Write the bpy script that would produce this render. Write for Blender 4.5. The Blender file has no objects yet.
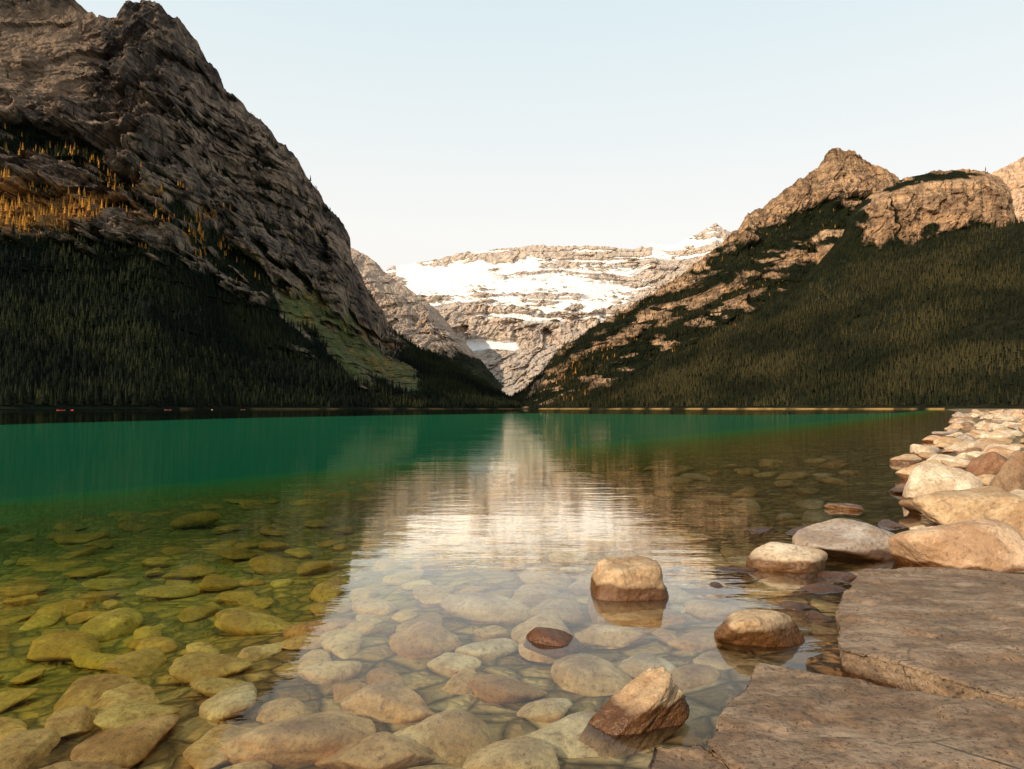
import bpy, bmesh, math, random
import numpy as np
from mathutils import Vector, Matrix
random.seed(7); rng=np.random.default_rng(11)
SC=bpy.context.scene; COL=SC.collection
H=1.3; F=683.0; HY=408.5; CX=512.0
# ---------------------------------------------------------------- noise
PERM=rng.permutation(256); PERM=np.concatenate([PERM,PERM,PERM])
GR=rng.normal(size=(256,3)); GR/=np.linalg.norm(GR,axis=1)[:,None]
WJ=np.random.default_rng(5).random((256,3)); WV=np.random.default_rng(6).random(256)
def pn(x,y,z):
    xi=np.floor(x).astype(int); yi=np.floor(y).astype(int); zi=np.floor(z).astype(int)
    xf=x-xi; yf=y-yi; zf=z-zi
    xi&=255; yi&=255; zi&=255
    u=xf**3*(xf*(xf*6-15)+10); v=yf**3*(yf*(yf*6-15)+10); w=zf**3*(zf*(zf*6-15)+10)
    def g(a,b,c):
        h=PERM[PERM[PERM[(xi+a)&255]+((yi+b)&255)]+((zi+c)&255)]
        q=GR[h]; return q[...,0]*(xf-a)+q[...,1]*(yf-b)+q[...,2]*(zf-c)
    l=lambda a,b,t:a+(b-a)*t
    return 1.6*l(l(l(g(0,0,0),g(1,0,0),u),l(g(0,1,0),g(1,1,0),u),v),
             l(l(g(0,0,1),g(1,0,1),u),l(g(0,1,1),g(1,1,1),u),v),w)
def fbm(x,y,z,o=5,gain=.5):
    s=0;a=1
    for i in range(o):
        s=s+a*pn(x+17.3*i,y+5.1*i,z+9.7*i); x=x*2.03;y=y*2.03;z=z*2.03;a*=gain
    return s
def ridged(x,y,z,o=5,gain=.55):
    s=0;a=1;t=0
    for i in range(o):
        s=s+a*(1-2*np.abs(pn(x+11.3*i,y+7.1*i,z+3.7*i))); t+=a; x=x*2.1;y=y*2.1;z=z*2.1;a*=gain
    return s/t
def blocks(x,z):
    """cellular fracture pattern: (random height of the block, distance to its joint)"""
    xi=np.floor(x).astype(int); zi=np.floor(z).astype(int)
    d1=np.full(x.shape,9.); d2=np.full(x.shape,9.); val=np.zeros(x.shape)
    for a in (-1,0,1):
        for c in (-1,0,1):
            h=PERM[PERM[(xi+a)&255]+((zi+c)&255)]
            dx=xi+a+WJ[h,0]-x; dz=zi+c+WJ[h,2]-z; d=np.sqrt(dx*dx+dz*dz)
            cl=d<d1; d2=np.where(cl,d1,np.minimum(d2,d)); val=np.where(cl,WV[h]+.9*(WJ[h,1]-.5)*dx+.5*(WJ[h,0]-.2)*dz,val); d1=np.where(cl,d,d1)
    return val,d2-d1
def ss(a,b,x):
    t=np.clip((x-a)/(b-a),0,1); return t*t*(3-2*t)
# ---------------------------------------------------------------- material helpers
class NB:
    def __init__(s,name):
        s.m=bpy.data.materials.new(name); s.m.use_nodes=True; s.t=s.m.node_tree; s.t.nodes.clear()
        s.out=s.t.nodes.new('ShaderNodeOutputMaterial')
    def n(s,typ,ins=None,**kw):
        nd=s.t.nodes.new('ShaderNode'+typ)
        for k,v in kw.items(): setattr(nd,k,v)
        if ins:
            for k,v in ins.items(): s.set(nd.inputs[k],v)
        return nd
    def set(s,sock,v):
        if isinstance(v,bpy.types.NodeSocket): s.t.links.new(v,sock)
        else:
            if hasattr(sock,'default_value'):
                try: sock.default_value=v
                except Exception: sock.default_value=(v[0],v[1],v[2],1) if hasattr(v,'__len__') else v
    def math(s,op,a,b=0.0,c=None,clamp=False):
        nd=s.n('Math',operation=op,use_clamp=clamp); s.set(nd.inputs[0],a); s.set(nd.inputs[1],b)
        if c is not None: s.set(nd.inputs[2],c)
        return nd.outputs[0]
    def mix(s,f,a,b,mode='MIX'):
        nd=s.n('Mix',data_type='RGBA',blend_type=mode); s.set(nd.inputs[0],f)
        for i,v in ((6,a),(7,b)):
            if not isinstance(v,bpy.types.NodeSocket): v=(v[0],v[1],v[2],1)
            s.set(nd.inputs[i],v)
        return nd.outputs[2]
    def pos(s): 
        return s.n('NewGeometry').outputs['Position']
    def map(s,v,sc=(1,1,1),loc=(0,0,0)):
        return s.n('Mapping',{'Vector':v,'Scale':sc,'Location':loc}).outputs[0]
    def noise(s,v,scale,detail=5,rough=.55,dist=0):
        return s.n('TexNoise',{'Vector':v,'Scale':scale,'Detail':detail,'Roughness':rough,'Distortion':dist}).outputs[0]
    def ramp(s,f,stops):
        nd=s.n('ValToRGB'); s.set(nd.inputs[0],f); e=nd.color_ramp.elements
        while len(e)<len(stops): e.new(.5)
        for i,(p,c) in enumerate(stops):
            e[i].position=p
            c=(c,c,c) if not hasattr(c,'__len__') else c
            e[i].color=(c[0],c[1],c[2],1)
        return nd.outputs[0]
    def mr(s,v,a,b,c=0.0,d=1.0):
        return s.n('MapRange',{'Value':v,'From Min':a,'From Max':b,'To Min':c,'To Max':d}).outputs[0]
    def attr(s,name): return s.n('Attribute',attribute_name=name).outputs['Fac']
    def bsdf(s,col,rough,normal=None,spec=.3,extra=None):
        b=s.n('BsdfPrincipled',{'Base Color':col,'Roughness':rough,'Specular IOR Level':spec})
        if normal is not None: s.set(b.inputs['Normal'],normal)
        s.t.links.new(b.outputs[0],s.out.inputs[0]); return b
    def bump(s,h,strength,dist,normal=None):
        nd=s.n('Bump',{'Height':h,'Strength':strength,'Distance':dist})
        if normal is not None: s.set(nd.inputs['Normal'],normal)
        return nd.outputs[0]

def water_tint(b,col):
    """things under the lake surface take the colour of the water above them"""
    z=b.n('SeparateXYZ',{0:b.pos()}).outputs[2]
    d=b.math('MULTIPLY',z,-1.0)
    shallow=b.mr(d,0.02,0.36)
    c=b.mix(shallow,col,b.mix(1.0,col,(1.10,.94,.20),'MULTIPLY'))
    deep=b.ramp(b.mr(d,0,7.0),[(0,(.44,.46,.04)),(.06,(.30,.52,.045)),(.15,(.10,.60,.10)),(.35,(.025,.62,.18)),(1,(.010,.52,.23))])
    f=b.math('SUBTRACT',1.0,b.math('POWER',2.718,b.math('MULTIPLY',b.math('MAXIMUM',b.math('SUBTRACT',d,.22),0.0),-1.5)))
    return b.mix(f,c,deep),z

def make_rockmat(name,slab=False):
    b=NB(name); P=b.pos()
    oi=b.n('ObjectInfo'); base=oi.outputs['Color']
    if slab: base=b.n('RGB').outputs[0]; base.node.outputs[0].default_value=(.255,.175,.112,1)
    n1=b.noise(P,3.5,6,.6); n2=b.noise(P,28,5,.65); n3=b.noise(P,130,3,.6)
    c=b.mix(b.mr(n1,.42,.62),b.mix(1.0,base,(.66,.58,.52),'MULTIPLY'),base)
    c=b.mix(b.mr(n2,.50,.72,0,.55),c,b.mix(1.0,c,(1.45,1.38,1.25),'MULTIPLY'))
    c=b.mix(b.mr(n2,.46,.30,0,.75),c,b.mix(1.0,c,(.42,.36,.32),'MULTIPLY'))
    c=b.mix(b.mr(n3,.56,.66,0,.6),c,b.mix(1.0,c,(.45,.40,.37),'MULTIPLY'))
    n4=b.noise(b.map(P,(1,1,1),(13,4,7)),5.5,4,.6)
    c=b.mix(b.mr(n4,.54,.70,0,.55 if not slab else .4),c,(.34,.185,.085))
    hgt=b.math('ADD',b.math('MULTIPLY',n1,.5),b.math('MULTIPLY',n2,.35))
    hgt=b.math('ADD',hgt,b.math('MULTIPLY',n3,.12))
    if slab:
        mp=b.n('Mapping',{'Vector':P,'Scale':(1.4,3.2,3),'Rotation':(0,0,math.radians(14))}).outputs[0]
        st=b.noise(mp,1.6,8,.74,.25)
        c=b.mix(b.mr(st,.50,.64,0,.7),c,(.39,.28,.19))
        c=b.mix(b.mr(st,.46,.34,0,.8),c,(.10,.067,.045))
        s2=b.noise(b.map(P,(9,24,10)),1.0,6,.7)
        c=b.mix(b.mr(s2,.50,.36,0,.5),c,(.08,.053,.035))
        wv=b.mix(.10,mp,b.n('TexNoise',{'Vector':P,'Scale':2.0,'Detail':6.0}).outputs[1])
        v=b.n('TexVoronoi',{'Vector':wv,'Scale':.7},feature='DISTANCE_TO_EDGE').outputs[0]
        cr=b.mr(v,0.0,.008,1,0)
        cr=b.math('MULTIPLY',cr,b.mr(n1,.50,.60))
        c=b.mix(b.math('MULTIPLY',cr,.7),c,(.03,.022,.017))
        pits=b.mr(b.noise(P,60,4,.7),.41,.32)
        c=b.mix(b.math('MULTIPLY',pits,.7),c,(.045,.033,.025))
        hgt=b.math('ADD',hgt,b.math('MULTIPLY',st,.6)); hgt=b.math('SUBTRACT',hgt,b.math('MULTIPLY',cr,.3)); hgt=b.math('SUBTRACT',hgt,b.math('MULTIPLY',pits,.25)); hgt=b.math('ADD',hgt,b.math('MULTIPLY',s2,.25))
    c,z=water_tint(b,c)
    zz=b.math('ADD',z,b.math('MULTIPLY',b.math('SUBTRACT',n1,.5),-.22))
    wet=b.math('MULTIPLY',b.mr(zz,.105,.08),b.mr(z,-.05,-.005))
    if slab: wet=b.math('MULTIPLY',b.mr(z,.115,.08),b.mr(z,-.05,-.005))  # on slabs the wet band also paints shade onto the side faces
    c=b.mix(b.math('MULTIPLY',wet,.95),c,b.mix(1.0,c,(.24,.14,.07),'MULTIPLY'))
    r=b.mr(wet,0,1,.82,.2)
    b.bsdf(c,r,b.bump(hgt,.9,.035 if not slab else .022),.35)
    return b.m
MAT_ROCK=make_rockmat('boulder_granite'); MAT_SLAB=make_rockmat('slab_stone',True)

def make_bed():
    b=NB('lake_bed_pebbles'); P=b.pos()
    wp=b.mix(.06,P,b.n('TexNoise',{'Vector':P,'Scale':4.0}).outputs[1])
    v=b.n('TexVoronoi',{'Vector':wp,'Scale':4.6},feature='F1'); ve=b.n('TexVoronoi',{'Vector':wp,'Scale':4.6},feature='DISTANCE_TO_EDGE')
    vs=b.n('TexVoronoi',{'Vector':wp,'Scale':15.0},feature='DISTANCE_TO_EDGE')
    cc=b.n('SeparateXYZ',{0:v.outputs['Color']}).outputs[0]
    c=b.ramp(cc,[(0,(.36,.24,.10)),(.35,(.55,.38,.18)),(.7,(.72,.53,.27)),(1,(.88,.70,.38))])
    c=b.mix(b.mr(ve.outputs[0],0,.14,.85,0),c,(.10,.07,.025))
    n=b.noise(P,9,5,.6); c=b.mix(b.mr(n,.4,.62,.5,0),c,b.mix(1.0,c,(.5,.42,.35),'MULTIPLY'))
    n2=b.noise(P,.55,4,.6); c=b.mix(b.mr(n2,.42,.60,.35,0),c,b.mix(1.0,c,(.5,.40,.28),'MULTIPLY'))
    h=b.math('ADD',b.math('MULTIPLY',b.mr(ve.outputs[0],0,.3),1.0),b.math('MULTIPLY',b.mr(vs.outputs[0],0,.3),.25))
    c,z=water_tint(b,c)
    dry=b.mr(z,.0,.08); 
    c=b.mix(dry,b.mix(b.mr(z,-.06,-.01),c,b.mix(1.0,c,(.40,.30,.22),'MULTIPLY')),b.mix(1.0,c,(.5,.5,.5),'MULTIPLY'))
    b.bsdf(c,.8,b.bump(h,.8,.07),.25); return b.m
MAT_BED=make_bed()

def make_water():
    b=NB('lake_water'); P=b.pos()
    big=b.noise(b.map(P,(.25,.9,1)),.16,3,.5)
    w1=b.noise(b.map(P,(.5,1.4,1)),3.0,2,.5,.3)
    w2=b.noise(b.map(P,(.6,1.7,1)),10.0,2,.5)
    w3=b.noise(b.map(P,(.45,1.4,1)),.8,2,.5)
    h=b.math('ADD',b.math('MULTIPLY',w1,.0036),b.math('MULTIPLY',w2,.0011)); h=b.math('ADD',h,b.math('MULTIPLY',w3,.006))
    h=b.math('MULTIPLY',h,b.mr(big,.35,.65,.4,1.2))
    nm=b.bump(h,1.0,1.0)
    fr=b.n('Fresnel',{'IOR':1.333,'Normal':nm}).outputs[0]
    t=b.mr(fr,.04,.37,.0,1.0)
    fr=b.math('MULTIPLY',b.math('POWER',t,1.4),.80)
    tr=b.n('BsdfTransparent',{'Color':(1,.99,.95,1)}); gl=b.n('BsdfGlossy',{'Color':(1,.99,.96,1),'Roughness':.01,'Normal':nm})
    mx=b.n('MixShader',{0:fr}); b.t.links.new(tr.outputs[0],mx.inputs[1]); b.t.links.new(gl.outputs[0],mx.inputs[2])
    b.t.links.new(mx.outputs[0],b.out.inputs[0]); return b.m
MAT_WATER=make_water()

def make_mountain(name,ca,cb,cdark,ground,bumpd=9.0,ssc=1.0,grassgreen=(.060,.080,.020),dip=0.0,k=1.0,kst=1.0,jk=.45):
    b=NB(name); P=b.pos()
    n0=b.noise(P,.0035,6,.6); n1=b.noise(P,.02,7,.7); nf=b.noise(P,.09,5,.7)
    PD=b.n('Mapping',{'Vector':P,'Rotation':(0,dip,0)}).outputs[0]
    warp=b.mix(.14,b.map(PD,(.0025,.0025,.028*ssc)),b.n('TexNoise',{'Vector':P,'Scale':.004,'Detail':5.0}).outputs[1])
    st=b.noise(warp,1.6,8,.72)
    vt=b.noise(b.map(P,(.030,.030,.0035)),1.0,7,.7,.1)
    c=b.mix(b.mr(n0,.44,.58),ca,cb)
    c=b.mix(b.mr(st,.52,.44,0,.75*k*kst),c,cdark)
    c=b.mix(b.mr(st,.56,.63,0,.55*k*kst),c,b.mix(1.0,cb,(1.3,1.22,1.12),'MULTIPLY'))
    c=b.mix(b.mr(vt,.50,.41,0,.85*k),c,b.mix(1.0,cdark,(.7,.7,.7),'MULTIPLY'))
    c=b.mix(b.mr(vt,.54,.62,0,.65*k),c,b.mix(1.0,cb,(1.25,1.15,1.02),'MULTIPLY'))
    c=b.mix(b.mr(n1,.52,.66,0,.4*k),c,b.mix(1.0,cb,(1.2,1.08,.95),'MULTIPLY'))
    c=b.mix(b.mr(nf,.50,.36,0,.6*k),c,b.mix(1.0,cdark,(.6,.6,.6),'MULTIPLY'))
    jn=b.attr('joint'); c=b.mix(b.math('MULTIPLY',jn,jk),c,b.mix(1.0,cdark,(.5,.5,.5),'MULTIPLY'))
    c=b.mix(b.math('MULTIPLY',b.attr('scree'),.75),c,b.mix(b.mr(n1,.35,.65),(.13,.088,.06),(.22,.15,.10)))
    jit=b.math('MULTIPLY',b.math('SUBTRACT',b.math('ADD',b.math('MULTIPLY',n1,.5),b.math('MULTIPLY',nf,.5)),.5),2.2)
    def thr(a,kk=1.0): return b.mr(b.math('ADD',b.attr(a),b.math('MULTIPLY',jit,kk)),.34,.66)
    gcol=b.mix(b.mr(n1,.35,.65),tuple(.4*q for q in grassgreen),grassgreen)  # grass colour, darker in noise patches
    c=b.mix(b.math('MULTIPLY',thr('grass',1.2),.8),c,gcol)
    c=b.mix(b.math('MULTIPLY',thr('autumn',1.3),.75),c,b.mix(b.mr(nf,.4,.6),(.17,.08,.03),(.44,.20,.045)))
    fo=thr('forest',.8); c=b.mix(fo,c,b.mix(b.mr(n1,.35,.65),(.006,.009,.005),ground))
    sn=b.attr('snow'); strip=b.math('MULTIPLY',b.math('SUBTRACT',st,.5),2.6)
    sn=b.mr(b.math('ADD',b.math('SUBTRACT',sn,.02),b.math('ADD',b.math('MULTIPLY',jit,.25),b.math('MULTIPLY',strip,.20))),.32,.62)
    sn=b.math('MULTIPLY',sn,b.mr(b.attr('snow'),.02,.12))
    c=b.mix(sn,c,b.mix(b.mr(n0,.35,.65),(.90,.84,.78),(.76,.73,.72)))
    c=b.mix(b.attr('beach'),c,(.40,.23,.08))
    h=b.math('ADD',b.math('MULTIPLY',n1,1.0),b.math('MULTIPLY',st,1.1*kst)); h=b.math('ADD',h,b.math('MULTIPLY',vt,1.3)); h=b.math('ADD',h,b.math('MULTIPLY',nf,.35))
    h=b.math('MULTIPLY',h,b.math('SUBTRACT',1.0,b.math('MULTIPLY',sn,.9)))
    h=b.math('MULTIPLY',h,b.math('SUBTRACT',1.0,b.math('MULTIPLY',b.math('MAXIMUM',b.attr('grass'),b.attr('scree')),.6)))
    b.bsdf(c,.95,b.bump(h,1.0,bumpd),.05); return b.m

def make_leaf():
    b=NB('conifer_foliage'); P=b.pos()
    t=b.n('Attribute',attribute_name='tint').outputs['Color']
    n=b.noise(P,.5,3,.6)
    c=b.mix(b.mr(n,.35,.65),b.mix(1.0,t,(.55,.55,.55),'MULTIPLY'),t)
    b.bsdf(c,.9,None,.1); return b.m
MAT_LEAF=make_leaf()
def make_simple(name,col,rough=.7,nscale=3):
    b=NB(name); n=b.noise(b.pos(),nscale,4,.6)
    c=b.mix(b.mr(n,.3,.7),tuple(x*.7 for x in col),col); b.bsdf(c,rough,None,.3); return b.m
MAT_BARK=make_simple('bark',(.09,.06,.04),.9)

# ---------------------------------------------------------------- mesh helpers
def grid_mesh(name,X,Y,Z,mat,attrs=None,flip=False,smooth=True):
    nr,nc=X.shape; me=bpy.data.meshes.new(name)
    co=np.stack([X,Y,Z],-1).reshape(-1,3).astype(np.float32)
    i=np.arange(nr-1)[:,None]*nc+np.arange(nc-1)[None,:]; i=i.ravel()
    q=np.stack([i,i+1,i+nc+1,i+nc],-1)
    if flip: q=q[:,::-1]
    build(me,co,q,smooth)
    me.materials.append(mat)
    for k,v in (attrs or {}).items():
        a=me.attributes.new(k,'FLOAT','POINT'); a.data.foreach_set('value',v.reshape(-1).astype(np.float32))
    ob=bpy.data.objects.new(name,me); COL.objects.link(ob); return ob
def build(me,co,faces,smooth=True):
    k=faces.shape[1]; me.vertices.add(len(co)); me.vertices.foreach_set('co',co.astype(np.float32).ravel())
    me.loops.add(faces.size); me.loops.foreach_set('vertex_index',faces.astype(np.int32).ravel())
    me.polygons.add(len(faces)); me.polygons.foreach_set('loop_start',(np.arange(len(faces))*k).astype(np.int32))
    me.polygons.foreach_set('loop_total',np.full(len(faces),k,np.int32))
    me.polygons.foreach_set('use_smooth',np.full(len(faces),smooth,bool))
    me.update(calc_edges=True); me.validate()

# ---------------------------------------------------------------- terrain shape of the shore
SY=[-60,-5,0,1.5,2.1,3,4.3,5.5,8,14,28,90,300,1150,2500]
SX=[-30,-2.2,-.2,.35,.7,1.35,2.2,3.1,4.7,8.4,17.3,59,195,730,1600]
def shoreX(Y): return np.interp(Y,SY,SX)+.12
def bedz(X,Y):
    q=(shoreX(Y)-X)*.865
    dz=-np.interp(q,[0,1,2,4,6,10,20,40,80,400],[0,.12,.17,.24,.32,.56,1.3,3.2,7.5,14])
    dz=dz-.16*ss(2.5,5.0,q)*ss(14,6,Y)*ss(1.2,-1.2,X)
    up=np.interp(-q,[0,1,4,8,20],[0,.10,.36,.62,1.05])
    return np.where(q>0,dz,up)
t=np.linspace(-1,1,440); k=10.5
xs=.5*np.sinh(k*t)*(9000/(.5*np.sinh(k)))+1.0
ty=np.linspace(-.55,1,400); ys=.5*np.sinh(k*ty)*(9500/(.5*np.sinh(k)))+3.0
GX,GY=np.meshgrid(xs,ys); GZ=bedz(GX,GY)
near=np.exp(-(GY/40)**2)
GZ=GZ+near*(.05+.02*np.clip(GY-6,0,10)*ss(2,-3,GX))*fbm(GX*.5,GY*.5,GX*0,4)*(GX<shoreX(GY)+.5)
g=grid_mesh('ground',GX,GY,GZ,MAT_BED); g['kind']='structure'
g['label']='stony lake bed and shore under clear green water'
xs2=np.array([-12000,12000.]);ys2=np.array([-400,12000.]); WX,WY=np.meshgrid(xs2,ys2)
w=grid_mesh('water',WX,WY,WX*0,MAT_WATER); w['kind']='structure'; w['label']='calm clear emerald lake water'

# ---------------------------------------------------------------- mountains
TREES={}
def sheet(name,p0,p1,nu,nf,sil,Yfun,amp,L,mat,maskf,seed=0,back=700,drop=500,rid=.35,strat=0,label='',gully=.5,dipx=0.0,sa=.5,rgk=.7,blk=0,bs=60,asp=1.7,jag=.15):
    P=np.linspace(p0,p1,nu); sx=[a for a,_ in sil]; sy=[c for _,c in sil]
    tr=np.maximum((HY-np.interp(P,sx,sy))/F,.0015)
    f=np.linspace(0,1,nf); nb=14
    PP=np.repeat(P[None],nf,0); FF=np.repeat(f[:,None],nu,1); TR=np.repeat(tr[None],nf,0)
    Y=Yfun(PP,FF); Z=FF*TR*Y
    X=(PP-CX)/F*Y
    relief=np.clip(TR*Y/250,.05,1)
    env=ss(0,.16,FF)*(1-.65*ss(.78,1.0,FF))*relief
    s=seed*31.7
    wx=X+L*.08*fbm(X/L+s,Y/L,Z/L,3); wz=Z+L*.08*fbm(X/L+s+50,Y/L,Z/L,3)
    rg=ridged(wx/L+s,Y/L,wz/(L*2.6),7,.6)
    gu=ridged(wx/(L*.30)+s,Y/(L*.9),wz/(L*2.2),5,.55)
    fb=fbm(X/(L*2)+s,Y/(L*2)+4,Z/(L*2),5)
    fine=ridged(X/(L*.14)+s,Y/(L*.14),Z/(L*.14),5,.7)
    m=maskf(PP,FF,TR*FF,X,Y,Z,s)
    if 'scree' not in m: m['scree']=Zr(X)
    fm=m.get('flat',m['forest'])
    soft=1-.8*np.clip(fm+m['grass']*.9+m['scree']*.8,0,1)
    soft=soft*(1-.9*m['snow'])
    dd=env*amp*(rg*rgk*(.3+.7*soft)+fb*.4)+env*amp*(.13*fine+gully*.45*gu)*soft
    joint=Zr(X)
    if blk:
        jx=6*fbm(X/60+s,Y/60,Z/60,3); hx=X*.9-Y*.35+jx; hz=Z+dipx*X*.6+jx
        for sc,a in ((1.0,1.0),(.42,.5),(.18,.28)):
            v,e=blocks(hx/(bs*sc)+s,hz/(bs*asp*sc)+s)
            dd=dd+env*soft*blk*a*(v-.5); joint=np.maximum(joint,ss(.10,.02,e)*(.6 if sc<1 else 1)*soft)
    if strat:
        zz=Z+dipx*X+40*fbm(X/500+s,Y/500,Z*0,4)
        for per,a in ((strat,sa),(strat*.37,sa)):
            band=(zz/per+.2*fbm(X/200+s,Y/200,Z/200,3))%1.0
            dd=dd+env*soft*per*a*(band-ss(.0,.25,band))*(.4+.6*ss(-.3,.3,fb))*(1.0)
    m['joint']=joint
    Yn=Y-dd
    Zn=Z+env*amp*rid*(rg*.5+fine*.08+gu*.12)*soft
    Zn=Zn+ss(.82,1,FF)*relief*amp*jag*(ridged(X/(L*.22)+s,Y/(L*.22),X*0,5,.65)-.2)*(1-.6*m['forest'])
    Xn=X+env*amp*.25*fbm(X/L+9+s,Y/L,Z/L,4)
    Zn[0]=-14
    kb=np.linspace(0,1,nb+1)[1:,None]
    Yb=Yn[-1][None]+kb*back; Zb=Zn[-1][None]-(kb**.8)*drop*np.clip(Zn[-1][None]/drop,0,1)-kb*20
    Xb=Xn[-1][None]*(1+kb*back/Yn[-1][None])
    A={kk:np.concatenate([v,np.repeat(v[-1:],nb,0)],0) for kk,v in m.items() if kk not in('larch','flat')}
    ob=grid_mesh(name,np.concatenate([Xn,Xb]),np.concatenate([Yn,Yb]),np.concatenate([Zn,Zb]),mat,A,smooth=False)
    ob['kind']='structure'; ob['label']=label
    TREES[name+str(seed)]=(Xn,Yn,Zn,m['trees'],m.get('larch',m['autumn']),PP,FF)
    return ob
Zr=lambda a:np.zeros_like(a)
silA=[(-900,60),(-500,-60),(-200,-90),(-50,-50),(0,-28),(40,-8),(75,6),(98,22),(112,27),(122,27),(128,18),(140,13),(150,10),(166,13),(172,20),(184,26),(190,37),(203,50),(208,64),(222,80),(228,92),(246,108),(252,118),(268,130),(276,143),(292,158),(300,170),(306,182),(318,196),(324,209),(338,222),(350,243),(354,265),(364,280),(370,296),(384,316),(388,329),(400,336),(420,349),(450,363),(480,381),(500,393),(512,402),(530,409)]
def YA(P,f):
    Ys=np.interp(P,[-900,0,150,345,450,530],[420,640,850,1350,1750,2150]); Yr=np.interp(P,[-900,0,150,345,400,530],[1500,1850,1950,2350,2350,2400])
    return Ys+(Yr-Ys)*f**.82
def mA(P,f,T,X,Y,Z,s):
    y=HY-T*F
    n=fbm(X/140+3,Y/140,Z/140,5)
    top=np.interp(P,[-900,-200,0,90,150,200,260,300,335,352,400,430,520],[250,235,226,246,262,280,306,328,356,374,392,350,380])
    forest=ss(-10,10,y-top+n*20)
    toe=ss(378,425,P-n*30+(y-360)*.3); forest=np.maximum(forest*(1-toe),toe*ss(0,6,y-np.interp(P,[380,520],[320,398])+6))
    n2=fbm(X/70+40,Y/70,Z/40,5)
    ledge=ss(.28,.5,n2+.30*ss(230,30,P)*ss(90,180,y)+.0015*(y-200))*ss(60,150,y)*(P<330)
    belt=ss(14,4,np.abs(y-np.interp(P,[-100,0,80,140,200,290],[135,140,160,205,250,300])+n*22))*.9
    forest=np.clip(np.maximum(forest,np.maximum(.8*ledge,belt*(P<300))),0,1)
    ln=np.interp(P,[265,300,345,385,430],[292,314,344,368,392]); wd=np.interp(P,[265,345,430],[12,30,14])
    green=ss(1.15,.5,np.abs(y-ln+n*16)/wd)*ss(262,290,P)*ss(432,405,P)
    talus=ss(240,265,P)*ss(440,400,P)*ss(-70,-40,y-top)*(1-ss(-5,5,y-top))*(1-.6*green)
    forest=forest*(1-.9*green)
    aut=ss(124,80,P+n*20)*ss(192,208,y+n*16)*(1-ss(238,252,y-n*12))*ss(-400,-100,P)
    aut2=ss(-40,30,P)*ss(280,170,P)*ss(44,14,np.abs(y-np.interp(P,[0,60,240],[165,188,250])+n*14))*ss(-.15,.3,n2)
    forest=forest*(1-.8*aut)
    # smoother brown upper slope below the rear ridge
    scree=ss(112,78,P+(y-60)*.25+n*18)*ss(5,22,y)*ss(118,92,y-n*12-(60-P)*.12)
    beach=.25*ss(2.6,2.0,Z)*(P>180)*ss(-.2,.3,fbm(X/70,Y/70,Z*0,3))
    tr=np.clip(forest*1.0,0,1)*(Z>3)
    tr=np.maximum(tr,aut*.55)*(1-.85*green)
    tr=np.maximum(tr,.34*aut2)
    return dict(forest=forest,scree=scree,grass=np.clip(green,0,1),autumn=np.clip(aut*.8+.36*talus+.65*aut2+.25*green*ss(.0,.4,n),0,1),snow=Zr(P),beach=beach,trees=tr,larch=np.clip(aut+.55*aut2,0,1))
MA=make_mountain('left_rock',(.135,.104,.084),(.345,.250,.182),(.044,.036,.034),(.012,.017,.008),14,dip=.12,kst=.45,jk=.6,grassgreen=(.085,.115,.028))
sheet('mountain',-900,530,1000,500,silA,YA,125,300,MA,mA,seed=1,back=900,drop=700,strat=130,gully=1.1,rgk=.42,sa=.07,dipx=.12,blk=80,bs=60,asp=2.2,jag=.2,label='steep dark grey brown rock mountain with forested foot')
silB=[(300,225),(345,246),(358,254),(375,262),(395,281),(430,305),(450,325),(466,346),(490,372),(520,400)]
def YB(P,f): return 2900+1300*f**.9+0*P
def mB(P,f,T,X,Y,Z,s):
    y=HY-T*F; n=fbm(X/200,Y/200,Z/200,4)
    fo=ss(345,365,y+n*10-.0*P)
    return dict(forest=fo,grass=Zr(P),autumn=Zr(P),snow=Zr(P),beach=Zr(P),trees=fo*(Z>5))
MB=make_mountain('shoulder_rock',(.48,.37,.285),(.60,.46,.345),(.35,.28,.235),(.03,.035,.02),10,.8,k=.65,jk=.3)  # rock tones paled to paint in some distance haze
sheet('mountain',300,520,260,190,silB,YB,130,400,MB,mB,seed=2,back=800,drop=600,strat=90,sa=.2,blk=50,bs=90,label='pale brown rocky mountain shoulder')
silC=[(250,330),(330,300),(370,283),(392,267),(430,262),(470,253),(500,250),(540,246),(590,247),(622,250),(636,250),(650,243),(664,246),(676,245),(690,238),(702,232),(715,224),(726,231),(745,240),(800,270),(900,330)]
def YC(P,f):
    return np.interp(f,[0,.14,.38,.64,.72,.90,1.0],[3300,4100,4800,5150,5700,6750,6950])+0*P
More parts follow.
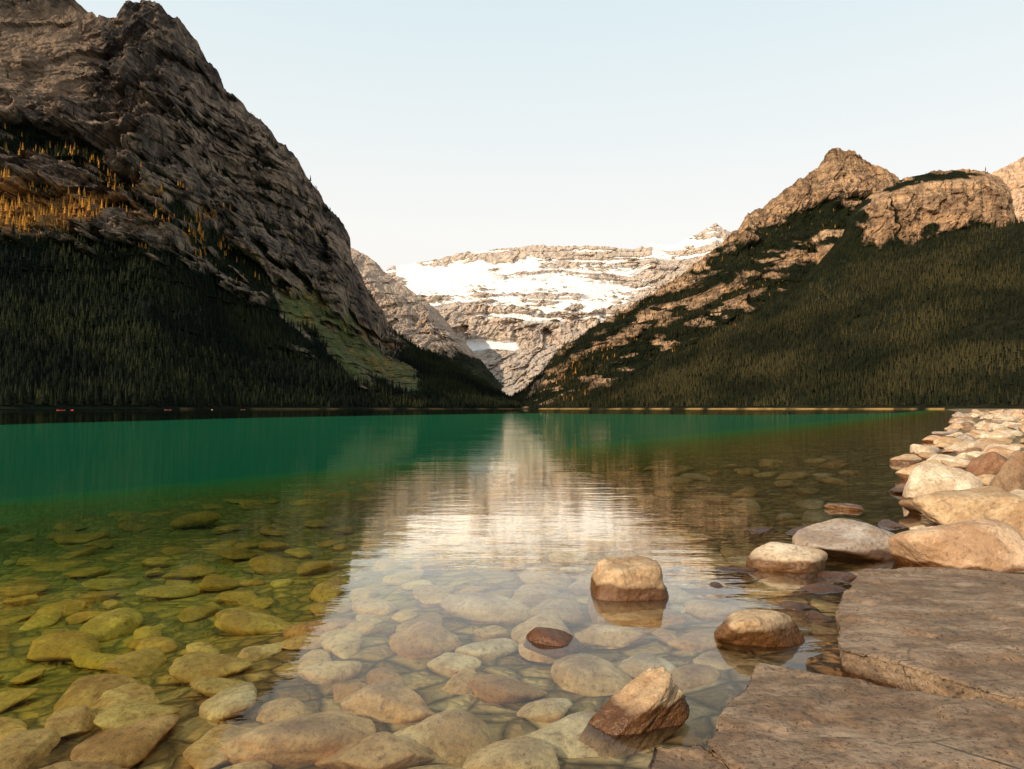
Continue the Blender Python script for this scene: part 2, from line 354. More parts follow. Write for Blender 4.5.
def mC(P,f,T,X,Y,Z,s):
    y=HY-T*F; n=fbm(X/420+2,Y/420,Z/160,6,.6); nh=fbm(X/900,Y/900,Z/55,5,.6)
    top=np.interp(P,[392,430,480,540,600,640,700],[267,264,262,264,268,267,252])
    bot=np.interp(P,[392,410,440,480,520,560,600,640,660,700],[272,294,306,300,308,314,304,292,280,250])
    snow=ss(-3,3,y-top+n*8)*ss(-5,5,bot-y+n*20)*ss(388,400,P)*ss(656,628,P+n*20)
    rb=ss(.30,.50,nh+.16*ss(500,580,P)*ss(290,270,y)+n*.25)
    wall=ss(3.8,1,np.abs(y-np.interp(P,[470,560,640],[276,275,285])+n*7))*ss(470,520,P)
    wall2=ss(4.6,1,np.abs(y-np.interp(P,[430,520,560],[290,297,299])+n*9))*ss(480,520,P)*ss(600,570,P)
    snow=snow*(1-.9*np.clip(rb+wall*.9+wall2*.9,0,1))
    low=.95*ss(341,345,y+n*4)*ss(357,352,y+n*5)*ss(462,470,P)*ss(522,512,P)
    cap=.6*ss(.93,.97,f)*ss(.05,.25,nh)*(P<670)
    right=.8*ss(645,655,P)*ss(735,722,P)*ss(.86,.93,f)*ss(.0,.2,n)
    patch=ss(.26,.40,nh)*ss(.42,.5,f)*ss(332,320,y)*.7
    snow=np.clip(np.maximum.reduce([snow,low,cap,patch,right]),0,1)
    return dict(forest=ss(.10,.06,f),grass=Zr(P),autumn=Zr(P),snow=snow,beach=Zr(P),trees=Zr(P))
MC=make_mountain('glacier_rock',(.55,.455,.375),(.66,.53,.42),(.42,.35,.30),(.05,.045,.03),11,.6,k=.6,jk=.25)  # aerial haze is mixed into these rock colours, hence so pale
sheet('mountain',250,900,640,340,silC,YC,150,480,MC,mC,seed=3,back=900,drop=700,rid=.22,strat=130,sa=.22,blk=70,bs=130,label='distant glacier covered mountain with layered cliffs')
silD=[(500,404),(525,388),(545,366),(560,350),(600,325),(650,297),(680,277),(700,262),(722,245),(740,230),(748,216),(760,212),(785,191),(800,181),(815,171),(825,158),(834,150),(846,151),(862,158),(880,170),(897,180),(930,205),(1000,250),(1100,320)]
def YD(P,f):
    Ys=np.interp(P,[500,600,1100],[2250,2000,1700]); Yr=np.interp(P,[500,700,835,1100],[2700,3100,3500,3700])
    return Ys+(Yr-Ys)*f**.85
def mD(P,f,T,X,Y,Z,s):
    y=HY-T*F; n=fbm(X/160+9,Y/160,Z/120,5); n3=fbm(X/90+9,Y/90,Z/60,5)
    line=np.interp(P,[500,540,600,650,700,745,775,800,840,870,930],[370,358,323,297,272,248,228,212,206,205,240])
    fo=ss(-12,12,y-line+n*20); flat=fo*.8
    b1=np.interp(P,[540,580,640,700,760,800,850],[384,360,328,302,274,258,242]); b2=np.interp(P,[540,600,640,680,740,790],[398,380,358,336,306,288])
    w1=np.interp(P,[540,700,850],[11,14,13]); w2=np.interp(P,[540,640,790],[12,12,6])
    c1=ss(1.3,.3,np.abs(y-b1+n*10)/w1)*ss(-.3,.2,n3+.12); c2=ss(1.2,.3,np.abs(y-b2+n*9)/w2)*ss(-.1,.35,n3)
    fo=fo*(1-.88*np.clip(c1+c2,0,1))
    return dict(forest=fo,flat=flat,grass=.25*ss(.1,.3,n),autumn=.1*fo*ss(.1,.4,n),snow=Zr(P),beach=ss(2.6,2.0,Z)*ss(-.3,.2,n3),trees=np.clip(fo+.14*ss(-30,0,y-line),0,1)*(Z>5))
MD=make_mountain('peak_rock',(.35,.215,.122),(.58,.375,.222),(.15,.095,.06),(.018,.020,.008),14,k=.9,jk=.35)
sheet('mountain',500,1100,620,360,silD,YD,140,330,MD,mD,seed=4,back=900,drop=800,strat=70,sa=.18,gully=.7,rgk=.7,blk=36,bs=75,label='sunlit orange brown pointed rocky peak')
silE=[(780,300),(820,262),(842,236),(850,216),(858,205),(870,196),(886,186),(905,178),(930,173),(960,170),(985,172),(998,178),(1007,188),(1012,202),(1018,226),(1050,262),(1100,300)]
def YE(P,f):
    return 1900+ (900)*np.interp(f,[0,.5,.68,.95,1],[0,.62,.80,.90,1])+0*P
def mE(P,f,T,X,Y,Z,s):
    y=HY-T*F; n=fbm(X/120+5,Y/120,Z/90,5)
    line=np.interp(P,[780,850,880,930,980,1014,1100],[262,228,246,236,224,220,225])
    fo=ss(-10,10,y-line+n*16); fo=np.maximum(fo,ss(.94,.98,f)*ss(-.35,-.05,n)*ss(1000,960,P))
    left=ss(868,850,P+n*14)
    gly=.8*ss(4,1.5,np.abs(P-885-(y-200)*.35+n*12))*ss(190,205,y)
    fo=np.maximum(np.maximum(fo,left),gly)
    return dict(forest=fo,grass=Zr(P),autumn=Zr(P),snow=Zr(P),beach=Zr(P),trees=fo*(Z>5))
ME=make_mountain('dome_rock',(.36,.22,.125),(.57,.365,.215),(.15,.095,.06),(.018,.020,.008),11,k=.85,jk=.35)
sheet('mountain',780,1100,340,260,silE,YE,65,260,ME,mE,seed=5,back=600,drop=500,strat=55,gully=.7,rgk=.4,sa=.24,blk=30,bs=60,label='rounded sunlit rock dome with vertical cliffs')
silF=[(900,260),(960,210),(985,180),(997,172),(1008,166),(1024,158),(1100,135),(1300,120),(1500,200)]
def YF(P,f): return 3600+1200*f+0*P
def mF(P,f,T,X,Y,Z,s): return dict(forest=Zr(P),grass=Zr(P),autumn=Zr(P),snow=Zr(P),beach=Zr(P),trees=Zr(P))
MF=make_mountain('far_ridge_rock',(.60,.39,.24),(.74,.50,.33),(.40,.27,.18),(.03,.03,.02),12,k=.7,jk=.2)  # paler than the nearer rock: haze painted into the base colours
sheet('mountain',900,1500,300,160,silF,YF,130,380,MF,mF,seed=6,back=600,drop=500,strat=90,sa=.2,blk=50,bs=100,label='sunlit peach coloured rocky ridge')
silG=[(560,409),(590,398),(640,375),(690,350),(740,324),(800,292),(850,268),(900,252),(960,236),(1024,223),(1100,205),(1300,180),(1700,200)]
def YG(P,f):
    Ys=np.interp(P,[560,700,950,1700],[1950,1650,1120,700]); Yr=np.interp(P,[560,700,1024,1700],[2050,2250,1900,1500])
    return Ys+(Yr-Ys)*f**.9
def mG(P,f,T,X,Y,Z,s):
    fo=1+Zr(P)
    thin=ss(-.5,.3,fbm(X/260,Y/260,Z/200,4))
    return dict(forest=fo,grass=Zr(P),autumn=Zr(P),snow=Zr(P),beach=.9*ss(2.6,2.0,Z)*(P<945)*ss(-.35,.25,fbm(X/60,Y/60,Z*0,3)),trees=fo*(Z>5)*(.35+.65*thin))
MG=make_mountain('forest_slope',(.2,.14,.09),(.3,.2,.13),(.1,.07,.05),(.024,.022,.010),6)
sheet('hill',560,1700,640,200,silG,YG,150,260,MG,mG,seed=7,back=500,drop=300,label='dark conifer forested slope above the lake')

# ---------------------------------------------------------------- forests
def forest_mesh(name,keys,counts,tints,label,hr=(13,25),cull=None):
    allco=[];allf=[];allt=[];off=0
    for key,cnt in zip(keys,counts):
        X,Y,Z,M,AU,PP,FF=TREES[key]
        if cull is not None: M=M*cull(PP,FF)
        w=(M*(M>.08)).ravel().astype(float); w=w/w.sum()
        idx=rng.choice(len(w),cnt,p=w)
        nc=X.shape[1]; jx=rng.uniform(-.5,.5,cnt); 
        r=idx//nc; c=idx%nc; c2=np.clip(c+1,0,nc-1); r2=np.clip(r+1,0,X.shape[0]-1); jr=rng.uniform(0,1,cnt)
        def J(A): return A[r,c]+(A[r,c2]-A[r,c])*jx+(A[r2,c]-A[r,c])*jr
        x,y,z=J(X),J(Y),J(Z)
        h=rng.uniform(hr[0],hr[1],cnt)*(1-.5*rng.random(cnt)**1.5); rad=h*rng.uniform(.12,.18,cnt); rot=rng.uniform(0,6.28,cnt)
        au=AU[r,c]
        S=5; a=rot[:,None]+np.arange(S)[None]*2*math.pi/S
        jit=rng.uniform(.7,1.3,(cnt,S))
        tiers=[(1.0,.06,.55),(.72,.34,.80),(.42,.60,1.0)]
        nv=0;cos=[];fs=[]
        for rr,b0,b1 in tiers:
            ring=np.stack([x[:,None]+rad[:,None]*rr*jit*np.cos(a),y[:,None]+rad[:,None]*rr*jit*np.sin(a),np.repeat((z+h*b0)[:,None],S,1)],-1)
            apx=np.stack([x,y,z+h*b1],-1)[:,None]
            cos.append(np.concatenate([ring,apx],1))
            for i in range(S): fs.append((nv+i,nv+(i+1)%S,nv+S))
            nv+=S+1
        co=np.concatenate(cos,1).reshape(-1,3)
        fs=np.array(fs)[None]+(np.arange(cnt)*nv)[:,None,None]+off
        clump=.5+.5*np.clip(1.8*fbm(x/170,y/170,z/170,5),-1,1); qq=np.clip(rng.random(cnt)*.7+clump*1.0-.5,0,1)[:,None]
        base=np.array(tints[0])[None]*(1-qq)+np.array(tints[1])[None]*qq
        isau=(rng.random(cnt)<au*1.1)[:,None]
        orange=np.array([.46,.21,.035])[None]*rng.uniform(.4,1.3,cnt)[:,None]
        base=np.where(isau,orange,base)
        tt=np.repeat(np.concatenate([base,np.ones((cnt,1))],1)[:,None],nv,1).reshape(-1,4)
        allco.append(co);allf.append(fs.reshape(-1,3));allt.append(tt);off+=cnt*nv
    me=bpy.data.meshes.new(name); build(me,np.concatenate(allco),np.concatenate(allf),False)
    a=me.attributes.new('tint','FLOAT_COLOR','POINT'); a.data.foreach_set('color',np.concatenate(allt).astype(np.float32).ravel())
    me.materials.append(MAT_LEAF); ob=bpy.data.objects.new(name,me); COL.objects.link(ob)
    ob['kind']='stuff'; ob['label']=label; ob['category']='forest'; return ob
vis=lambda P,f:((P>-250)&(P<1300)).astype(float)
forest_mesh('forest',['mountain1'],[27000],[(.006,.010,.006),(.030,.033,.012)],'dark conifer forest at the foot of the steep mountain',cull=vis,hr=(11,24))
forest_mesh('forest',['hill7'],[36000],[(.011,.014,.006),(.060,.050,.020)],'dense conifer forest covering the slope above the lake',cull=vis,hr=(10,22))
forest_mesh('forest',['mountain4','mountain5','mountain2'],[18000,6500,1500],[(.010,.014,.006),(.050,.043,.017)],'conifers scattered over the rocky sunlit mountain',cull=vis,hr=(10,20))

def pine_mesh(seed):
    r=np.random.default_rng(seed); bm=bmesh.new()
    S=8
    b0=[bm.verts.new((.022*math.cos(i*math.tau/S),.022*math.sin(i*math.tau/S),-.02)) for i in range(S)]
    t0=[bm.verts.new((.006*math.cos(i*math.tau/S),.006*math.sin(i*math.tau/S),.95)) for i in range(S)]
    for i in range(S): bm.faces.new((b0[i],b0[(i+1)%S],t0[(i+1)%S],t0[i])).material_index=1
    N=11
    for kx in range(N):
        z=.12+.82*kx/N; R=.17*(1-kx/N)**.85+.012; 
        M=9; ph=r.uniform(0,6)
        apex=bm.verts.new((0,0,min(z+.16,1.0))); ring=[]
        for i in range(2*M):
            rr=R*(r.uniform(.85,1.2) if i%2==0 else r.uniform(.45,.6)); a=ph+i*math.pi/M
            ring.append(bm.verts.new((rr*math.cos(a),rr*math.sin(a),z-(.025 if i%2==0 else 0)+r.uniform(-.01,.01))))
        for i in range(2*M): bm.faces.new((ring[i],ring[(i+1)%(2*M)],apex))
    me=bpy.data.meshes.new('pine_tree'); bm.to_mesh(me); bm.free()
    q=r.uniform(.6,1.3); a=me.attributes.new('tint','FLOAT_COLOR','POINT')
    a.data.foreach_set('color',np.tile(np.array([.020*q,.025*q,.010,1],np.float32),len(me.vertices)))
    me.materials.append(MAT_LEAF); me.materials.append(MAT_BARK); return me
PM=[pine_mesh(50+i) for i in range(5)]
def put_pines(key,n,lo,hi,fl,group):
    X,Y,Z,M,AU,PP,FF=TREES[key]
    ok=np.argwhere((PP>lo)&(PP<hi)&(Z>3)&(Z<fl)&(M>.25)); sel=ok[rng.choice(len(ok),n,replace=False)]
    for r,c in sel:
        o=bpy.data.objects.new('pine_tree',random.choice(PM)); COL.objects.link(o)
        h=random.uniform(15,28); o.location=(X[r,c],Y[r,c],Z[r,c]-.3); o.scale=(h*.95,h*.95,h); o.rotation_euler[2]=random.uniform(0,6)
        o['label']='tall dark green conifer standing at the lake edge'; o['category']='tree'; o['group']=group
put_pines('mountain1',130,0,345,60,'conifers along the far shore')
put_pines('hill7',150,620,1010,45,'conifers along the far shore')

# ---------------------------------------------------------------- rocks
def ico(sub):
    bm=bmesh.new(); bmesh.ops.create_icosphere(bm,subdivisions=sub,radius=1)
    v=np.array([x.co[:] for x in bm.verts]); f=np.array([[q.index for q in x.verts] for x in bm.faces]); bm.free(); return v,f
ICO={s:ico(s) for s in (4,5,6)}
def rock_mesh(seed,n=12,p=9,amp=.07,sub=5,name='boulder',fine=.02,jit=.35,hmin=.72,box=False):
    r=np.random.default_rng(seed); D,Fa=ICO[sub]
    if box:
        N=np.array([[1,0,.12],[-1,0,.15],[0,1,.1],[0,-1,.18],[0,0,1],[0,0,-1],[.7,-.7,.1],[-.7,-.75,.2],[-.7,0,.75],[.75,.6,.2]])+r.normal(size=(10,3))*.08
        N/=np.linalg.norm(N,axis=1)[:,None]; hh=np.array([.8,.8,.8,.8,.72,.8,1.0,1.0,.92,1.0])*r.uniform(.94,1.05,10)
    else:
        i=np.arange(n)+.5; ph=np.arccos(1-2*i/n); th=math.pi*(1+5**.5)*i+r.uniform(0,6)
        N=np.stack([np.cos(th)*np.sin(ph),np.sin(th)*np.sin(ph),np.cos(ph)],-1)+r.normal(size=(n,3))*jit
        N/=np.linalg.norm(N,axis=1)[:,None]; hh=r.uniform(hmin,1.0,n)
    q=np.maximum(D@N.T,0)/hh; R=(np.maximum((q**p).sum(1),1e-6))**(-1/p); R=np.minimum(R,1.5)
    s=seed*3.3
    R=R*(1+amp*fbm(D[:,0]*1.3+s,D[:,1]*1.3,D[:,2]*1.3,4)+fine*ridged(D[:,0]*4+s,D[:,1]*4,D[:,2]*4,4))
    V=D*R[:,None]; mn,mxx=V.min(0),V.max(0); V=(V-(mn+mxx)/2)/((mxx-mn)/2)
    me=bpy.data.meshes.new(name); build(me,V,Fa); me.materials.append(MAT_ROCK); return me
PAL=dict(peach=(.60,.41,.26),pale=(.66,.54,.39),tan=(.52,.37,.22),grey=(.43,.36,.30),brown=(.27,.175,.105),red=(.30,.16,.09),dark=(.42,.24,.13),cream=(.74,.62,.46))
def put(me,loc,sc,rot=(0,0,0),col='tan',name='boulder',label='',cat='rock',group=None):
    o=bpy.data.objects.new(name,me); COL.objects.link(o); o.location=loc; o.scale=sc; o.rotation_euler=rot
    c=PAL[col] if isinstance(col,str) else col; o.color=(*c,1)
    o['label']=label; o['category']=cat
    if group: o['group']=group
    return o
placed=[]
def hero(seed,cx,base,wpx,hpx,col,label,z0=0.0,depth=.8,sub=.12,n=12,p=9,tilt=(0,0),rz=0,amp=.07,res=5,hf=.8,fine=.02,box=False):
    Y=(H-z0)*F/(base-HY); wd=wpx/F*Y; dp=wd*depth
    X=(cx-CX)/F*(Y+dp*.4)
    top=max(hpx/F*(Y+dp*.4)*hf,.02); hz=(top+sub)/2
    me=rock_mesh(seed,n,p,amp,res,fine=fine,box=box)
    placed.append((X,Y+dp*.45,max(wd,dp)*.5))
    return put(me,(X,Y+dp*.45,z0+top-hz),(wd/2*1.02,dp/2,hz),(tilt[0],tilt[1],rz),col,'boulder',label)
hero(1,629,601,82,48,'tan','squarish brown boulder with flat top standing in water',p=13,depth=.85,hf=.68,sub=.2,res=6,box=True,rz=.1,amp=.06,fine=.03)
hero(2,553,646,60,20,'dark','small rounded dark brown wet stone breaking the surface',depth=.75,hf=.50,sub=.1,fine=.04,n=16,p=6)
mw=rock_mesh(47,p=13,amp=.14,sub=6,fine=.06,box=True)
put(mw,(.500,2.83,.010),(.252,.122,.088),(.12,-.52,.50),'tan','boulder','angular tan stone leaning out of water, dark wet side'); placed.append((.50,2.83,.24))
hero(4,756,647,90,40,'tan','rounded tan boulder with wet base',n=10,p=8,depth=.75,hf=.72,sub=.12,res=6,rz=.2)
hero(5,787,573,76,33,'pale','pale smooth boulder in shallow water',depth=.8,hf=.7,sub=.12)
hero(6,850,561,112,42,'grey','wide low grey boulder with flat top',n=10,p=10,depth=.7,hf=.75,sub=.12,res=6)
hero(66,815,538,58,14,'brown','flat brown stone at the waterline',depth=.8,hf=.5,sub=.1)
hero(7,964,574,126,54,'peach','large rounded peach coloured boulder on the shore',n=14,p=7,depth=.75,hf=.85,z0=.05,sub=.2,res=6)
hero(8,978,528,118,44,'tan','broad rough tan boulder on the shore',n=9,p=11,depth=.7,hf=.8,z0=.1,sub=.25,amp=.1,res=6)
hero(9,945,506,78,46,'cream','smooth cream coloured rounded boulder at the shore edge',n=14,p=6,depth=.75,hf=.85,z0=.02,sub=.25)
hero(10,927,482,50,26,'tan','tan boulder at the water edge',depth=.8,hf=.8,sub=.2)
hero(11,908,494,36,12,'brown','low brown stone at the water edge',depth=.8,hf=.7,sub=.1)
hero(12,1020,486,54,42,'brown','dark brown boulder on the bank',z0=.25,n=9,p=12,depth=.8,hf=.8,sub=.4)
hero(13,988,476,40,28,'red','reddish boulder on the bank',z0=.15,n=9,p=10,depth=.8,hf=.85,sub=.3)
hero(14,845,511,36,9,'pale','small pale flat stone in the water',depth=.8,hf=.6,sub=.1)
hero(15,882,545,46,14,'brown','flat brown stone at the water edge',depth=.8,hf=.6,sub=.1)
hero(16,1030,540,70,46,'tan','tan boulder on the shore',z0=.2,depth=.8,hf=.8,sub=.4)
hero(17,906,464,32,13,'tan','small tan stone at the water edge',depth=.8,hf=.7,sub=.1)
hero(18,835,527,40,7,'brown','low wet brown stone at the water edge',depth=.8,hf=.6,sub=.1)
for i,(a,b_,wp_,hp_) in enumerate([(818,596,60,10),(798,612,46,7),(826,622,40,8),(838,580,44,9),(735,572,44,4),(712,590,40,3),(868,536,30,8),(765,533,36,4),(890,528,30,10),(806,578,30,6)]):
    hero(80+i,a,b_,wp_,hp_,'brown','low dark wet stone in the shallows',depth=.85,hf=.55,sub=.12,n=9,p=9)

# bank boulders
BM=[rock_mesh(200+i,n=random.choice([9,11,14]),p=random.choice([7,9,12,16]),amp=.09,sub=4,fine=.03) for i in range(14)]
cnt=0; tries=0
NAMEC={'peach':'peach coloured','pale':'pale','tan':'tan','grey':'grey','brown':'brown','cream':'cream coloured'}
while cnt<180 and tries<10000:
    tries+=1
    Y=8.5*math.exp(random.random()**1.1*math.log(120/8.5)); inl=random.uniform(-.05,1)**1 *min(1.0+.2*Y,9)
    X=float(shoreX(Y))+inl; px=CX+F*X/Y
    if px>1120: continue
    r=random.uniform(.20,.44)*(.85+.016*Y) if tries<4000 else random.uniform(.10,.24)*(.85+.016*Y)
    if inl<.1*r-.25: continue
    if any((X-a)**2+(Y-b)**2<(1.02*(r+c))**2 for a,b,c in placed): continue
    placed.append((X,Y,r)); zb=float(bedz(np.array(X),np.array(Y)))
    hz=r*random.uniform(.40,.64)
    col=random.choice(['peach','pale','tan','grey','peach','cream','brown','tan'])
    o=put(random.choice(BM),(X,Y,max(zb,-.05)+hz*.18),(r*random.uniform(1,1.25),r*random.uniform(.8,1),hz),(random.uniform(-.25,.25),random.uniform(-.25,.25),random.uniform(0,6)),col,'boulder',NAMEC[col]+' boulder in the rocky pile along the shore',group='boulders piled along the lakeshore')
    cnt+=1

# lake bed stones
SM=[rock_mesh(300+i,n=random.choice([10,12,16]),p=random.choice([4,5,7]),amp=.10,sub=4,name='lake_stone',fine=.008) for i in range(16)]
SM+=[rock_mesh(340+i,n=8,p=11,amp=.10,sub=5,name='lake_stone',fine=.015) for i in range(5)]
st=[]
def bedstone(X,Y,r,c,lab='smooth yellowish stone lying on the lake bed',flat=None,me=None):
    st.append((X,Y,r)); zb=float(bedz(np.array(X),np.array(Y)))
    hz=r*(flat or random.uniform(.24,.40)); zc=min(zb+hz*.55,-.03-hz)
    put(me or random.choice(SM),(X,Y,zc),(r*random.uniform(1.05,1.5),r*random.uniform(.72,1.0),hz),(random.uniform(-.1,.1),random.uniform(-.1,.1),random.uniform(-.6,.6) if flat else random.uniform(0,6)),c,'lake_stone',lab,'stone',group='stones on the lake bed')
BR=[(.92,.63,.31),(.96,.72,.40),(.80,.52,.25),(.98,.80,.50)]
for i,(px,py,wd) in enumerate([(302,745,120),(440,748,125),(505,695,78),(585,748,120),(400,708,100),(592,684,88),(420,645,84),(488,612,80),(640,628,70),(330,668,60),(140,745,85),(205,688,80),(95,655,65),(250,630,85),(320,615,60),(225,715,70),(545,655,55),(360,620,50),(690,690,60),(455,662,50),(370,768,110),(510,772,90),(350,690,56),(545,715,60),(700,650,60),(610,640,60),(385,675,50)]):
    lf=px<=250
    z=-.10 if not lf else -.30
    Y=(H-z)*F/(py-HY-wd*.10); X=(px-CX)/F*Y; r=wd/F*Y/2.4
    bedstone(X,Y,r,BR[i%4] if not lf else (.86,.70,.32),'large flat golden brown stone on the lake bed',flat=.42 if not lf else .3,me=SM[(i*5)%21])
tries=0
while len(st)<299 and tries<40000:
    tries+=1
    u=random.random()
    Y=random.uniform(8,20) if u<.26 else random.uniform(2,9) if u<.7 else random.uniform(2,5.5)
    px=random.uniform(-60,860); X=(px-CX)/F*Y
    q=(float(shoreX(Y))-X)*.865
    if q<.25 or q>14: continue
    r=(random.uniform(.15,.24) if tries<600 else random.uniform(.09,.17) if tries<9000 else random.uniform(.055,.09))
    if Y>9: r=random.uniform(.16,.32)
    elif r<.10 and Y>6.5: continue
    if r<.08 and (Y>4.2 or q>3.2): continue
    gap=1.3 if Y>9 else (.92 if q<3.4 else 1.10)
    if any((X-a)**2+(Y-b)**2<(gap*(r+c))**2 for a,b,c in st) : continue
    if any((X-a)**2+(Y-b)**2<(.75*(r+c))**2 for a,b,c in placed) : continue
    c=random.choice([(.94,.68,.33),(.97,.76,.42),(.84,.56,.27),(.74,.54,.28),(.98,.84,.56),(.92,.68,.35)])
    bedstone(X,Y,r,c)

# slabs
def slab(pts,ztop,thick,seed,label,vox=.022):
    w=[((a-CX)/F*((H-ztop)*F/(b-HY)),(H-ztop)*F/(b-HY)) for a,b in pts]
    out=[];r=random.Random(seed)
    for i in range(len(w)):
        a=Vector(w[i]);b=Vector(w[(i+1)%len(w)]); n=max(2,int((b-a).length/.14)); d=(b-a).normalized(); nn=Vector((-d.y,d.x))
        for kx in range(n):
            j=r.uniform(-.020,.020) if kx else 0
            out.append(a+(b-a)*kx/n+nn*j)
    bm=bmesh.new(); vs=[bm.verts.new((p.x,p.y,ztop)) for p in out]; f=bm.faces.new(vs)
    ex=bmesh.ops.extrude_face_region(bm,geom=[f]); 
    cen=sum(out,Vector((0,0)))/len(out)
    for v in [g for g in ex['geom'] if isinstance(g,bmesh.types.BMVert)]:
        v.co.z-=thick; v.co.x+=(cen.x-v.co.x)*.05; v.co.y+=(cen.y-v.co.y)*.05
    bmesh.ops.recalc_face_normals(bm,faces=bm.faces)
    me=bpy.data.meshes.new('t'); bm.to_mesh(me); bm.free()
    o=bpy.data.objects.new('t',me); COL.objects.link(o); m=o.modifiers.new('r','REMESH'); m.mode='VOXEL'; m.voxel_size=vox
    s=o.modifiers.new('s','SMOOTH'); s.factor=.5; s.iterations=3
    dg=bpy.context.evaluated_depsgraph_get(); ev=bpy.data.meshes.new_from_object(o.evaluated_get(dg))
    bpy.data.objects.remove(o)
    n=len(ev.vertices); co=np.empty(n*3,np.float32); ev.vertices.foreach_get('co',co); co=co.reshape(-1,3).astype(float)
    no=np.empty(n*3,np.float32); ev.vertices.foreach_get('normal',no); no=no.reshape(-1,3)
    x,y,z=co.T; s0=seed*5.1
    d=.009*fbm(x*1.3+s0,y*1.3,z*4,3,.5)+.004*fbm(x*7+s0,y*9,z*12,4,.6)
    side=1-np.abs(no[:,2])
    lay=((z*26+fbm(x*2,y*2,z*0+s0,3))%1.0)*.022*side
    st_=fbm(x*.8+s0+5,y*1.6,z*0,5,.55); stp=-.014*ss(.17,.20,st_)-.012*ss(-.22,-.25,st_)
    co=co+no*(d-lay)[:,None]; co[:,2]+=stp*(no[:,2]>.5)
    ev.vertices.foreach_set('co',co.astype(np.float32).ravel()); ev.polygons.foreach_set('use_smooth',np.ones(len(ev.polygons),bool)); ev.update()
    ev.materials.clear(); ev.materials.append(MAT_SLAB); ev.name='stone_slab'
    ob=bpy.data.objects.new('stone_slab',ev); COL.objects.link(ob); ob['label']=label; ob['category']='rock'; return ob
slab([(862,566),(940,566),(1030,574),(1130,582),(1180,720),(1024,698),(930,672),(838,645),(836,602)],.21,.26,3,'large flat grey brown rock slab with layered edge',.018)
slab([(757,660),(830,672),(925,688),(1024,706),(1160,730),(1300,1000),(900,1000),(772,800),(745,768),(703,738),(716,712)],.19,.26,5,'flat weathered rock slab at the water edge',.015)
slab([(650,741),(698,741),(738,772),(764,800),(890,1000),(560,1000),(646,800)],.165,.24,8,'low flat rock slab beside the water',.015)

# ---------------------------------------------------------------- canoes
def canoe(px,Y,rot,col,label):
    L=5.2; nS=22; nR=11; V=[];Fc=[]
    for i in range(nS):
        tt=i/(nS-1)*2-1; wdt=.44*(1-abs(tt)**2.4)+.012; kz=-.12+.22*abs(tt)**6; top=.30+.24*abs(tt)**3.2
        for j in range(nR):
            a=math.pi*j/(nR-1); cy=math.cos(a); sz=math.sin(a)**.7
            V.append((tt*L/2,wdt*cy,top+(kz-top)*sz))
    for i in range(nS-1):
        for j in range(nR-1):
            a=i*nR+j; Fc.append((a,a+1,a+nR+1,a+nR))
    me=bpy.data.meshes.new('hull'); me.from_pydata(V,[],Fc); me.materials.append(make_simple('canoe_paint',col,.35))
    e=bpy.data.objects.new('canoe',None); COL.objects.link(e); e.location=((px-CX)/F*Y,Y,0); e.rotation_euler[2]=rot
    e['label']=label; e['category']='canoe'; e['group']='canoes on the lake'
    h=bpy.data.objects.new('hull',me); COL.objects.link(h); h.parent=e
    sm=h.modifiers.new('s','SOLIDIFY'); sm.thickness=.03
    for sx in (-1.3,1.2):
        bm=bmesh.new(); bmesh.ops.create_cube(bm,size=1); bmesh.ops.scale(bm,vec=(.25,.74,.03),verts=bm.verts)
        bmesh.ops.bevel(bm,geom=bm.edges,offset=.008,segments=2)
        m2=bpy.data.meshes.new('seat'); bm.to_mesh(m2); bm.free(); m2.materials.append(MAT_BARK)
        s=bpy.data.objects.new('seat',m2); COL.objects.link(s); s.parent=e; s.location=(sx,0,.25)
for px,Y,r,c in [(61,480,.5,(.6,.06,.05)),(72,500,-.7,(.6,.06,.05)),(168,560,.8,(.6,.12,.08)),(212,640,-.9,(.6,.3,.22)),(243,680,1.0,(.5,.14,.1))]:
    canoe(px,Y,r,c,'small red canoe floating on the calm lake')

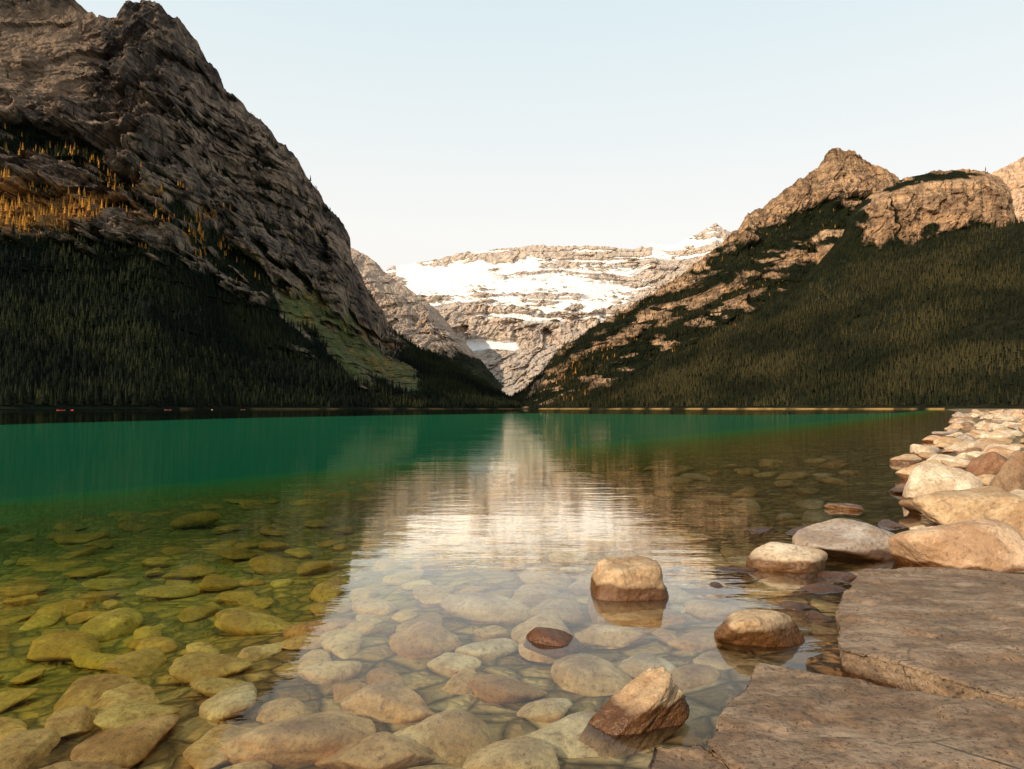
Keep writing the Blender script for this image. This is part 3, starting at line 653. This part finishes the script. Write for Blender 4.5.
# ---------------------------------------------------------------- light, sky, camera
sd=Vector((-.68,-.62,.45)).normalized()
elev=math.asin(sd.z); az=math.atan2(sd.x,sd.y)
L=bpy.data.lights.new('sun','SUN'); L.energy=5.0; L.angle=math.radians(.6); L.color=(1,.82,.59)
lo=bpy.data.objects.new('sun',L); COL.objects.link(lo); lo.rotation_euler=sd.to_track_quat('Z','Y').to_euler()
W=bpy.data.worlds.new('World'); SC.world=W; W.use_nodes=True; nt=W.node_tree; nt.nodes.clear()
sky=nt.nodes.new('ShaderNodeTexSky'); sky.sky_type='NISHITA'; sky.sun_disc=False; sky.sun_elevation=elev; sky.sun_rotation=az
sky.air_density=1.0; sky.dust_density=3.0; sky.ozone_density=1.0
tc=nt.nodes.new('ShaderNodeTexCoord'); sp=nt.nodes.new('ShaderNodeSeparateXYZ'); nt.links.new(tc.outputs['Generated'],sp.inputs[0])
rp=nt.nodes.new('ShaderNodeValToRGB'); nt.links.new(sp.outputs[2],rp.inputs[0])
e=rp.color_ramp.elements; e[0].position=.0; e[0].color=(1,.94,.84,1); e[1].position=.9; e[1].color=(.40,.51,.58,1)
x=e.new(.25); x.color=(1,.98,.93,1); x=e.new(.5); x.color=(.77,.89,.92,1)
sc=nt.nodes.new('ShaderNodeVectorMath'); sc.operation='SCALE'; sc.inputs['Scale'].default_value=10.3; nt.links.new(rp.outputs[0],sc.inputs[0])
mx=nt.nodes.new('ShaderNodeMix'); mx.data_type='RGBA'; mx.inputs[0].default_value=.85
nt.links.new(sky.outputs[0],mx.inputs[6]); nt.links.new(sc.outputs[0],mx.inputs[7])
bg=nt.nodes.new('ShaderNodeBackground'); bg.inputs[1].default_value=.106; nt.links.new(mx.outputs[2],bg.inputs[0])
wo=nt.nodes.new('ShaderNodeOutputWorld'); nt.links.new(bg.outputs[0],wo.inputs[0])
cd=bpy.data.cameras.new('camera'); cam=bpy.data.objects.new('camera',cd); COL.objects.link(cam); SC.camera=cam
cam.location=(0,0,H); cam.rotation_euler=(math.radians(90),0,0); cd.sensor_width=36; cd.lens=F/1024*36; cd.shift_y=(HY-384.5)/1024
cd.clip_start=.05; cd.clip_end=40000
SC.view_settings.view_transform='Standard'; SC.view_settings.look='None'; SC.view_settings.exposure=0
